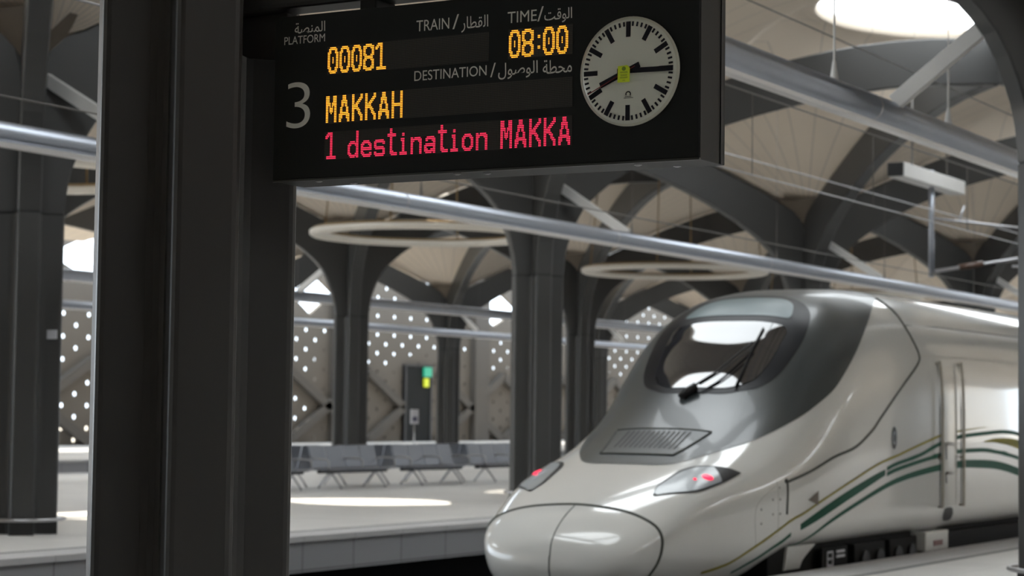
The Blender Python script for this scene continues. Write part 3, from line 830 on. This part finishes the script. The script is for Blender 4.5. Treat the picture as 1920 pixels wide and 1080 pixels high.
stripe('green_stripe', [(3.14, 2.105), (3.5, 2.04), (4.0, 1.963), (4.96, 1.833), (5.63, 1.742)], lambda t: .085 + .045*math.sin(math.pi*t), M_green, 36)
stripe('green_stripe', [(5.68, 1.705), (6.2, 1.632), (7.42, 1.518), (7.98, 1.484), (8.55, 1.457), (9.77, 1.436), (10.5, 1.431), (11.17, 1.449), (12.2, 1.52), (13.5, 1.7)], .058, M_green)
stripe('green_stripe', [(5.68, 1.768), (6.2, 1.702), (7.42, 1.588), (8.3, 1.553), (9.08, 1.545), (9.77, 1.550), (10.5, 1.585), (11.17, 1.658), (12.2, 1.84)], .062, M_green)
stripe('green_stripe', [(3.0, 2.36), (3.4, 2.25), (4.0, 2.121), (5.22, 1.955), (6.3, 1.824), (7.42, 1.737), (8.28, 1.700), (9.08, 1.698), (10.13, 1.735), (11.17, 1.85), (12.2, 2.03)], lambda t: .02 + .115*min(1, t*1.35), M_green)
stripe('gold_leaf', [(9.5, 1.492), (10.19, 1.487), (11.17, 1.52), (12.4, 1.64)], lambda t: .012 + .2*t, M_gold, 30)
# roof shoulder and waist creases; the waist one is a painted shade line
for sg in (1, -1):
    b = MB(); b.tube([TQ(u, sg*.842, -0.004) for u in (6.8, 8, 10, 12, 15, 19.9)], 0.007, 6); obj('shoulder_joint', b, M_line, train)
    b = MB(); patch([(u, sg*1.008) for u in (7.02, 8, 10, 12, 15, 19.9)], [(u, sg*1.016) for u in (7.02, 8, 10, 12, 15, 19.9)], 1, 0.002, b); obj('waist_shade', b, mat('waist_shade_line', (0.45, 0.44, 0.41), 0.4, noise=0.03), train)
# cab door with two rails on each side
for sg in (1, -1):
    ed = [(7.72, 1.06), (7.72, 2.2), (8.36, 2.2), (8.36, 1.06), (7.72, 1.06)]
    dr = obj('cab_door', patch([(7.74, sg*(1.06 + 1.1*k/14)) for k in range(15)], [(8.34, sg*(1.06 + 1.1*k/14)) for k in range(15)], 2, 0.004), mat('door_white', (0.66, 0.65, 0.61), 0.14, coat=0.8, noise=0.02), train)
    for u in (7.62, 8.48):
        b = MB(); b.tube([TQ(u, sg*p, 0.055) for p in (1.04, 1.15, 1.3, 1.5, 1.7, 1.9, 2.05, 2.17)], 0.019, 8)
        for p in (1.05, 1.6, 2.16): b.tube([TQ(u, sg*p, 0.0), TQ(u, sg*p, 0.055)], 0.016, 6)
        obj('hand_rail', b, mat('rail_cream', (0.5, 0.47, 0.4), 0.4, noise=0.04), train)
        b = MB(); b.tube([TQ(u + 0.05, sg*p, 0.0) for p in (1.04, 1.3, 1.6, 1.9, 2.17)], 0.010, 6); obj('rail_recess', b, M_line, train)
    for p in (1.50, 1.80):
        b = MB(); b.tube([TQ(7.86, sg*p, 0.03), TQ(8.02, sg*p, 0.05), TQ(8.1, sg*p, 0.03)], 0.018, 8); b.tube([TQ(7.86, sg*p, 0.02), TQ(7.84, sg*(p + .12), 0.03)], 0.012, 8)
        obj('door_handle', b, M_steel, dr)
    b = MB(); seamline(b, [(7.74, sg*2.0), (8.34, sg*2.0)], 6, 0.006); obj('door_step_line', b, M_line, dr)
    # round foot hole
    b = patch([(7.80 + .42*k/12, sg*(2.235 - .062*math.sqrt(max(0, 1 - (2*k/12 - 1)**4)))) for k in range(13)], [(7.80 + .42*k/12, sg*(2.235 + .062*math.sqrt(max(0, 1 - (2*k/12 - 1)**4)))) for k in range(13)], 2, 0.005)
    obj('step_hole', b, M_black, train)
    # oval emblem: dark ring with a pale centre
    def oval(a, h, off, m, nm, par):
        b = patch([(5.94 - a + 2*a*k/14, sg*(1.457 - h*math.sqrt(max(0, 1 - (2*k/14 - 1)**2)))) for k in range(15)], [(5.94 - a + 2*a*k/14, sg*(1.457 + h*math.sqrt(max(0, 1 - (2*k/14 - 1)**2)))) for k in range(15)], 2, off)
        return obj(nm, b, m, par)
    em = oval(0.10, .066, 0.004, M_black, 'oval_emblem', train)
    oval(0.065, .040, 0.006, M_lens, 'emblem_centre', em)
    oval(0.035, .026, 0.008, M_black, 'emblem_core', em)
    b = patch([(3.31 + .27*k/6, sg*(1.735 - .068*k/6)) for k in range(7)], [(3.31 + .27*k/6, sg*(1.735 + .16*k/6)) for k in range(7)], 3, 0.006)
    obj('triangle_vent', b, mat('vent_bronze', (0.16, 0.13, 0.10), 0.4, noise=0.2, nscale=30), train)
    # access panel joints and bolts on the nose flank
    b = MB()
    for ed in ([(2.15, 1.95), (2.15, 1.42), (2.6, 1.30)], [(2.62, 2.0), (2.62, 1.25)], [(2.15, 1.95), (2.62, 2.02)]):
        seamline(b, [(u, sg*p) for u, p in ed], 14, 0.0035)
    obj('access_panel_joint', b, mat('faint_joint', (0.36, 0.35, 0.32), 0.5, noise=0.03), train)
    b = MB()
    for u, p in ((2.25, 1.5), (2.25, 1.7), (2.5, 1.45), (2.5, 1.66), (2.66, 1.35), (2.66, 1.5), (2.66, 1.72), (2.66, 1.95)):
        b.tube([TQ(u, sg*p, 0.0), TQ(u, sg*p, 0.003)], 0.014, 8)
    obj('panel_bolts', b, mat('bolt_grey', (0.2, 0.2, 0.19), 0.5, noise=0.05), train)
# wiper
b = MB()
b.tube([TQ(3.24, -.06, .03), TQ(3.3, -.04, .05), TQ(3.4, .02, .06)], 0.05, 10)
wp = obj('wiper', b, M_black, train)
b = MB(); b.tube([TQ(3.38, .0, .07), TQ(3.6, .12, .08), TQ(3.97, .255, .08), TQ(4.08, .285, .06)], 0.013, 8); b.tube([TQ(3.42, .05, .07), TQ(3.62, .16, .08), TQ(3.93, .28, .08), TQ(4.02, .305, .06)], 0.010, 8); obj('wiper_arm', b, M_black, wp)
b = MB(); b.tube([TQ(3.48, .33, .03), TQ(3.8, .305, .03), TQ(4.1, .30, .03), TQ(4.33, .30, .03)], 0.014, 8); obj('wiper_blade', b, M_black, wp)
# underframe, boxes and steps under the near side
b = MB(); b.box((XC - 1.25, U0 + 2.6, -0.95), (XC + 1.25, U0 + 19.8, 0.26)); obj('underframe', b, M_under, train)
def side_box(name, y0, y1, z0, z1, m, out=0.04, r=0.02):
    for sg in (1, -1):
        b = MB(); xa = XC + sg*1.2; xb = XC + sg*(1.40 + out); b.box((min(xa, xb), y0, z0), (max(xa, xb), y1, z1)); obj(name, b, m, train, r)
side_box('axle_box', 23.3, 24.35, -0.4, 0.20, M_under, -0.03)
side_box('axle_box', 24.5, 25.5, -0.4, 0.20, M_under, -0.03)
side_box('white_cover', 25.62, 26.5, -0.02, 0.24, M_tw, 0.05)
side_box('red_plug', 25.9, 26.25, 0.05, 0.12, mat('dark_red_plug', (0.16, 0.05, 0.04), 0.4, noise=0.05), 0.06, 0.005)
side_box('skirt_panel', 26.6, 38.0, -0.5, 0.2, M_under, 0.0)
for y in (23.6, 24.1, 24.75, 25.25):
    b = MB(); b.tube([(XC + 1.36, y, -0.02), (XC + 1.41, y, -0.02)], 0.13, 16); obj('axle_end', b, M_black, train)
for sg in (1, -1):
    b = MB(); xa = XC + sg*1.22; xb = XC + sg*1.28; pl = [(21.42, -0.01), (21.85, -0.01), (21.92, 0.07), (22.02, 0.12), (22.34, 0.25), (21.5, 0.25)]
    b.prism(pl, 'X', min(xa, xb), max(xa, xb)); obj('nose_skirt', b, M_tw, train, 0.01)
    b = MB()
    for (y0, y1, z0, z1) in ((22.42, 22.62, -0.02, 0.005), (22.42, 22.62, 0.13, 0.155), (22.42, 22.45, -0.02, 0.155), (22.59, 22.62, -0.02, 0.155), (22.42, 22.62, 0.055, 0.08), (22.72, 22.98, 0.07, 0.10), (22.72, 22.98, 0.125, 0.155)):
        x_ = XC + sg*1.372; b.box((x_ - .004, y0, z0), (x_ + .004, y1, z1))
    obj('stencil_marks', b, M_paper, train)
    b = MB(); b.box((XC + sg*1.352 - 0.012, 22.3, -0.3), (XC + sg*1.352 + 0.012, 23.1, 0.20)); obj('stencil_plate', b, M_under, train)
# roof fairing bumps
b = MB(); b.box((XC - 0.35, U0 + 11.3, 3.28), (XC + 0.35, U0 + 11.9, 3.40)); obj('roof_box', b, M_under, train, 0.03)

# ------------------------------------------------------------------ departure board
SY = 7.75                        # front face of the board
SX0, SX1, SZ0, SZ1, SB = -5.781, -3.612, 2.743, 3.511, 8.0
board = thing('departure_board', 'black platform departure board with amber and red lettering and a round clock', 'sign', ((SX0+SX1)/2, (SY+SB)/2, SZ0))
b = MB(); b.box((SX0, SY + 0.004, SZ0), (SX1, SB, SZ1)); obj('housing', b, M_case, board, 0.004)
b = MB(); b.box((SX0 + 0.004, SY - 0.003, SZ0 + 0.010), (SX1 - 0.004, SY + 0.004, SZ1 - 0.004)); obj('face_panel', b, M_face, board)
b = MB(); b.box((SX0, SY - 0.004, SZ0 - 0.002), (SX1, SY + 0.012, SZ0 + 0.006)); obj('bottom_trim', b, mat('trim_grey', (0.07, 0.075, 0.07), 0.4, 0.4, noise=0.05), board)
b = MB(); b.box((SX1, SB - 0.05, SZ0), (SX1 + 0.004, SB - 0.03, SZ1)); obj('side_joint', b, M_black, board)
FY = SY - 0.0035
def panel(name, x0, z0, ncol, label):
    x1 = x0 + ncol*0.00651; z1 = z0 + 16*0.0077
    b = MB(); b.box((x0 - 0.004, FY - 0.0008, z0 - 0.003), (x1 + 0.002, FY, z1 + 0.003))
    o = obj(name, b, M_ledoff, board); o['label'] = label
    return o
def R_(*a):
    """row from column ranges"""
    s = set()
    for q in a:
        if isinstance(q, tuple): s |= set(range(q[0], q[1] + 1))
        else: s.add(q)
    return s
a_, z_ = (0, 1), (7, 8)
G = {}
G['0'] = [R_((2,6)), R_((1,7)), R_((1,2),(6,7)), R_((0,2),(6,8))] + [R_(a_, z_)]*2 + [R_(a_, z_, 4)]*4 + [R_(a_, z_)]*2 + [R_((0,2),(6,8)), R_((1,2),(6,7)), R_((1,7)), R_((2,6))]
G['8'] = [R_((2,6)), R_((0,8)), R_((0,2),(6,8))] + [R_(a_, z_)]*3 + [R_((0,2),(6,8)), R_((1,7)), R_((1,7)), R_((0,2),(6,8))] + [R_(a_, z_)]*3 + [R_((0,2),(6,8)), R_((0,8)), R_((2,6))]
G['1'] = [R_((2,5)), R_((1,5)), R_((0,2),(4,5)), R_((0,1),(4,5))] + [R_((4,5))]*10 + [R_((1,8))]*2
G[':'] = [set()]*4 + [R_((2,3))]*2 + [set()]*4 + [R_((2,3))]*2 + [set()]*4
G['M'] = [R_((0,2),(6,8))]*4 + [R_((0,3),(5,8))]*2 + [R_(a_, 3, 5, z_)] + [R_(a_, (3,5), z_)]*3 + [R_(a_, 4, z_)] + [R_(a_, z_)]*5
G['A'] = [R_((3,5))]*3 + [R_((2,6))]*2 + [R_((2,3),(5,6))]*2 + [R_((1,2),(6,7))]*3 + [R_((1,7)), R_((0,8))] + [R_((0,2),(6,8))]*2 + [R_(a_, z_)]*2
G['K'] = [R_(a_, z_)]*2 + [R_(a_, (6,8)), R_(a_, (5,7)), R_(a_, (4,6)), R_(a_, (3,5)), R_((0,4)), R_((0,4)), R_((0,5)), R_(a_, (4,6)), R_(a_, (5,6)), R_(a_, (5,7)), R_(a_, (6,8))] + [R_(a_, z_)]*3
G['H'] = [R_(a_, z_)]*7 + [R_((0,8))]*2 + [R_(a_, z_)]*7
E0 = [set()]
G['d'] = [R_(z_)]*6 + [R_((2,5), z_), R_((1,8)), R_((0,2),(6,8))] + [R_(a_, z_)]*4 + [R_((0,2),(6,8)), R_((1,8)), R_((2,5), z_)]
G['e'] = E0*6 + [R_((2,6)), R_((1,7)), R_((0,2),(6,8)), R_(a_, z_), R_((0,8)), R_((0,8)), R_(a_), R_((0,2), z_), R_((1,8)), R_((2,7))]
G['s'] = E0*6 + [R_((1,7)), R_((0,8)), R_(a_, z_), R_(a_), R_((0,7)), R_((1,8)), R_(z_), R_(a_, z_), R_((0,8)), R_((1,7))]
G['t'] = [R_((2,3))]*3 + [R_((0,6))]*2 + [R_((2,3))]*8 + [R_((2,4)), R_((2,7)), R_((3,7))]
G['i'] = E0*3 + [R_((2,3))]*2 + E0 + [R_((1,3))]*2 + [R_((2,3))]*6 + [R_((0,5))]*2
G['n'] = E0*6 + [R_(a_, (3,7)), R_((0,8)), R_((0,2),(6,8))] + [R_(a_, z_)]*7
G['a'] = E0*6 + [R_((2,7)), R_((1,8)), R_((1,2),(6,8)), R_(z_), R_((1,8)), R_((0,8)), R_(a_, z_), R_((0,2),(5,8)), R_((0,8)), R_((1,5), z_)]
G['o'] = E0*6 + [R_((2,6)), R_((1,7)), R_((0,2),(6,8))] + [R_(a_, z_)]*4 + [R_((0,2),(6,8)), R_((1,7)), R_((2,6))]
def leds(par, x0, z0, items, m):
    for ch, c0 in items:
        b = MB()
        for r, cols_ in enumerate(G[ch]):
            for c in cols_:
                x = x0 + (c0 + c + 0.5)*0.00651; z = z0 + (15.5 - r)*0.0077
                rr = 0.0023
                ring = [(x + rr*math.cos(k*math.pi/4), FY - 0.0022, z + rr*math.sin(k*math.pi/4)) for k in range(8)]
                rim = [(x + rr*1.1*math.cos(k*math.pi/4), FY - 0.0008, z + rr*1.1*math.sin(k*math.pi/4)) for k in range(8)]
                b.add(ring + rim, [tuple(range(8))] + [(k, (k+1) % 8, 8 + (k+1) % 8, 8 + k) for k in range(8)])
        obj('lit_character', b, m, par)
p = panel('train_number_display', -5.479, 3.2245, 131, 'amber display reading 00081'); leds(p, -5.479, 3.2245, [(c, 10*i) for i, c in enumerate('00081')], M_amber)
p = panel('time_display', -4.523, 3.2255, 48, 'amber display reading 08:00'); leds(p, -4.523, 3.2255, [('0', 0), ('8', 10), (':', 20), ('0', 26), ('0', 36)], M_amber)
p = panel('destination_display', -5.484, 3.0, 196, 'amber display reading MAKKAH'); leds(p, -5.484, 3.0, [(c, 11*i) for i, c in enumerate('MAKKAH')], M_amber)
p = panel('message_display', -5.484, 2.833, 196, 'red display reading 1 destination MAKKA')
leds(p, -5.484, 2.833, [('1', 0), ('d', 19), ('e', 30), ('s', 41), ('t', 52), ('i', 62), ('n', 71), ('a', 82), ('t', 93), ('i', 103), ('o', 112), ('n', 123), ('M', 142), ('A', 153), ('K', 164), ('K', 175), ('A', 186)], M_redled)

def text(name, body, x0, x1, z0, z1, parent, m, y=None, bold=0.0, rot=0.0):
    """printed lettering fitted to a box on the board's face"""
    c = bpy.data.curves.new('t', 'FONT'); c.body = body; c.extrude = 0.0; c.offset = bold
    o = bpy.data.objects.new('t', c); COL.objects.link(o)
    dg = bpy.context.evaluated_depsgraph_get()
    me = bpy.data.meshes.new_from_object(o.evaluated_get(dg))
    bpy.data.objects.remove(o)
    xs = [v.co.x for v in me.vertices]; ys = [v.co.y for v in me.vertices]
    sx = (x1-x0)/(max(xs)-min(xs)); sz = (z1-z0)/(max(ys)-min(ys)); mx, my = min(xs), min(ys)
    org = wloc(parent); yy = FY - 0.0006 if y is None else y
    for v in me.vertices:
        v.co = Vector((x0 + (v.co.x-mx)*sx, yy, z0 + (v.co.y-my)*sz)) - org
    me.materials.clear(); me.materials.append(m)
    n = bpy.data.objects.new(name, me); COL.objects.link(n); n.parent = parent
    return n
HB = 0.0
text('printed_word', 'PLATFORM', -5.726, -5.497, 3.377, 3.414, board, M_text, bold=0.0)
text('printed_word', '\ufe94\ufebc\ufee8\ufee4\ufedf\ufe8d', -5.668, -5.497, 3.424, 3.474, board, M_text, bold=0.003)
text('printed_word', 'TRAIN', -5.001, -4.829, 3.382, 3.431, board, M_text, bold=0.0)
text('printed_slash', '/', -4.812, -4.779, 3.377, 3.442, board, M_text)
text('printed_word', '\ufead\ufe8e\ufec4\ufed8\ufedf\ufe8d', -4.766, -4.629, 3.358, 3.428, board, M_text, bold=0.003)
text('printed_word', 'TIME', -4.531, -4.386, 3.380, 3.429, board, M_text, bold=0.0)
text('printed_slash', '/', -4.383, -4.352, 3.376, 3.44, board, M_text)
text('printed_word', '\ufe96\ufed7\ufeee\ufedf\ufe8d', -4.348, -4.213, 3.362, 3.425, board, M_text, bold=0.003)
text('printed_word', 'DESTINATION', -5.008, -4.634, 3.160, 3.205, board, M_text, bold=0.0)
text('printed_slash', '/', -4.615, -4.588, 3.150, 3.212, board, M_text)
text('printed_word', '\ufedd\ufeee\ufebb\ufeee\ufedf\ufe8d', -4.575, -4.378, 3.136, 3.208, board, M_text, bold=0.003)
text('printed_word', '\ufe94\ufec4\ufea4\ufee3', -4.353, -4.211, 3.145, 3.205, board, M_text, bold=0.003)
o = text('platform_number', '3', -5.708, -5.573, 2.986, 3.199, board, M_text, bold=-0.012); o['label'] = 'large grey figure 3'
# clock
KX, KZ, KR = -3.934, 3.127, 0.228
def disc(mb, r0, r1, y0, y1, n=72):
    rows = [[(KX + r*math.cos(2*math.pi*i/n), y, KZ + r*math.sin(2*math.pi*i/n)) for i in range(n + 1)] for r, y in ((r0, y0), (r1, y1))]
    mb.grid(rows, 0, True); return mb
n_ = 72
b = MB(); disc(b, KR, KR, FY, FY - 0.008); disc(b, KR, KR*0.93, FY - 0.008, FY - 0.018); disc(b, KR*.93, KR*.4, FY - 0.018, FY - 0.020); disc(b, KR*.4, 0.0001, FY - 0.020, FY - 0.0205)
clk = obj('clock', b, M_dial, board); clk['label'] = 'round clock with a pale dial'
b = MB(); disc(b, KR*1.015, KR*1.015, FY, FY - 0.009); disc(b, KR*1.015, KR*0.975, FY - 0.009, FY - 0.013); obj('clock_rim', b, M_rim, clk)
YD = FY - 0.0212
def dial_bar(mb, ang, r0, r1, wd, y):
    a = math.radians(ang); d = Vector((math.sin(a), 0, math.cos(a))); n = Vector((d.z, 0, -d.x))*wd/2; c = Vector((KX, y, KZ))
    q = [c + d*r0 - n, c + d*r1 - n, c + d*r1 + n, c + d*r0 + n]
    bk_ = Vector((0, 0.003, 0))
    mb.add(q + [v + bk_ for v in q], [(0, 1, 2, 3), (7, 6, 5, 4), (0, 4, 5, 1), (1, 5, 6, 2), (2, 6, 7, 3), (3, 7, 4, 0)])
b = MB()
for k in range(60):
    if k % 5 == 0: dial_bar(b, k*6, KR*.63, KR*.915, 0.0205, YD + 0.001)
    else: dial_bar(b, k*6, KR*.83, KR*.915, 0.0085, YD + 0.0015)
obj('minute_marks', b, M_mark, clk)
b = MB(); dial_bar(b, 247, -0.06, 0.140, 0.024, YD - 0.003); obj('hour_hand', b, M_mark, clk)
b = MB(); dial_bar(b, 91, -0.047, 0.210, 0.021, YD - 0.006); obj('minute_hand', b, M_mark, clk)
b = MB(); dial_bar(b, 244, -0.04, 0.205, 0.0032, YD - 0.009); q = obj('second_hand', b, M_sec, clk); q['label'] = 'thin dark red second hand'
sx_, sz_ = KX - 0.012, KZ - 0.014
b = MB(); b.prism([(sx_ - 0.029, sz_ - 0.035), (sx_ + 0.027, sz_ - 0.035), (sx_ + 0.028, sz_ + 0.024), (sx_ + 0.016, sz_ + 0.036), (sx_ - 0.028, sz_ + 0.034)], 'Y', YD - 0.0125, YD - 0.0115)
st = obj('sticker', b, M_stick, clk); st['label'] = 'lime green paper sticker'
b = MB()
for i in range(12): pass
ring = [(sx_ + 0.0 + 0.0095*math.cos(2*math.pi*i/16), YD - 0.0128, sz_ + 0.022 + 0.009*math.sin(2*math.pi*i/16)) for i in range(16)]
b.add(ring, [tuple(range(16))])
for zz_, wd in ((0.008, .034), (0.004, .036), (-0.004, .034), (-0.008, .03), (-0.014, .036), (-0.018, .034), (-0.028, .012)):
    b.add([(sx_ - wd/2, YD - 0.0128, sz_ + zz_), (sx_ + wd/2, YD - 0.0128, sz_ + zz_), (sx_ + wd/2, YD - 0.0128, sz_ + zz_ + 0.0018), (sx_ - wd/2, YD - 0.0128, sz_ + zz_ + 0.0018)], [(0, 1, 2, 3)])
obj('sticker_print', b, M_stickp, st)
# maker's mark on the dial: a small arch over a base line
b = MB(); lx, lz = KX + 0.003, KZ - 0.098
arc = [(lx + 0.0105*math.cos(math.radians(a)), YD, lz + 0.010*math.sin(math.radians(a))) for a in range(-35, 216, 12)]
b.tube(arc, 0.0026, 6)
b.add([(lx - 0.014, YD, lz - 0.0105), (lx + 0.014, YD, lz - 0.0105), (lx + 0.014, YD, lz - 0.0088), (lx - 0.014, YD, lz - 0.0088)], [(0, 1, 2, 3)])
for k in range(9):
    xk = lx - 0.02 + k*0.005; b.add([(xk, YD, lz - 0.018), (xk + 0.003, YD, lz - 0.018), (xk + 0.003, YD, lz - 0.0145), (xk, YD, lz - 0.0145)], [(0, 1, 2, 3)])
obj('clock_emblem', b, M_mark, clk)
# bolts under the board
for (x, y) in ((-5.555, 7.80), (-5.45, 7.93), (-4.81, 7.80), (-4.68, 7.84), (-3.93, 7.82), (-3.80, 7.93)):
    b = MB(); b.tube([(x, y, SZ0 + 0.001), (x, y, SZ0 - 0.006)], 0.011, 6); b.tube([(x, y, SZ0), (x, y, SZ0 - 0.003)], 0.017, 12); obj('bolt', b, M_steel, board)

# arm and bracket that carry the board from the column
br = thing('board_arm', 'dark steel arm running just above the departure board', 'arm', (-4.9, 7.88, 3.56))
b = MB(); b.box((-6.20, 7.79, 3.562), (-3.62, 7.97, 3.76)); obj('arm', b, M_col, br, 0.02)
b = MB(); b.prism([(-6.12, 3.40), (-6.02, 3.355), (-5.80, 3.325), (-5.80, 3.555), (-6.12, 3.555)], 'Y', 7.86, 7.90); obj('bracket_plate', b, M_col, cA, 0.006)
b = MB(); b.prism([(-6.16, 3.40), (-6.10, 3.40), (-6.10, 3.555), (-6.16, 3.555)], 'Y', 7.76, 8.0); obj('bracket_foot', b, M_col, cA, 0.006)
for x in (-5.30, -4.05):
    b = MB(); b.box((x - 0.045, 7.80, SZ1), (x + 0.045, 7.96, 3.565)); obj('hanger_block', b, M_case, br, 0.006)
for x in (-5.47, -4.6, -4.2):
    b = MB(); b.tube([(x, 7.82, SZ1), (x, 7.82, SZ1 + 0.012)], 0.012, 8); obj('bolt', b, M_steel, br)
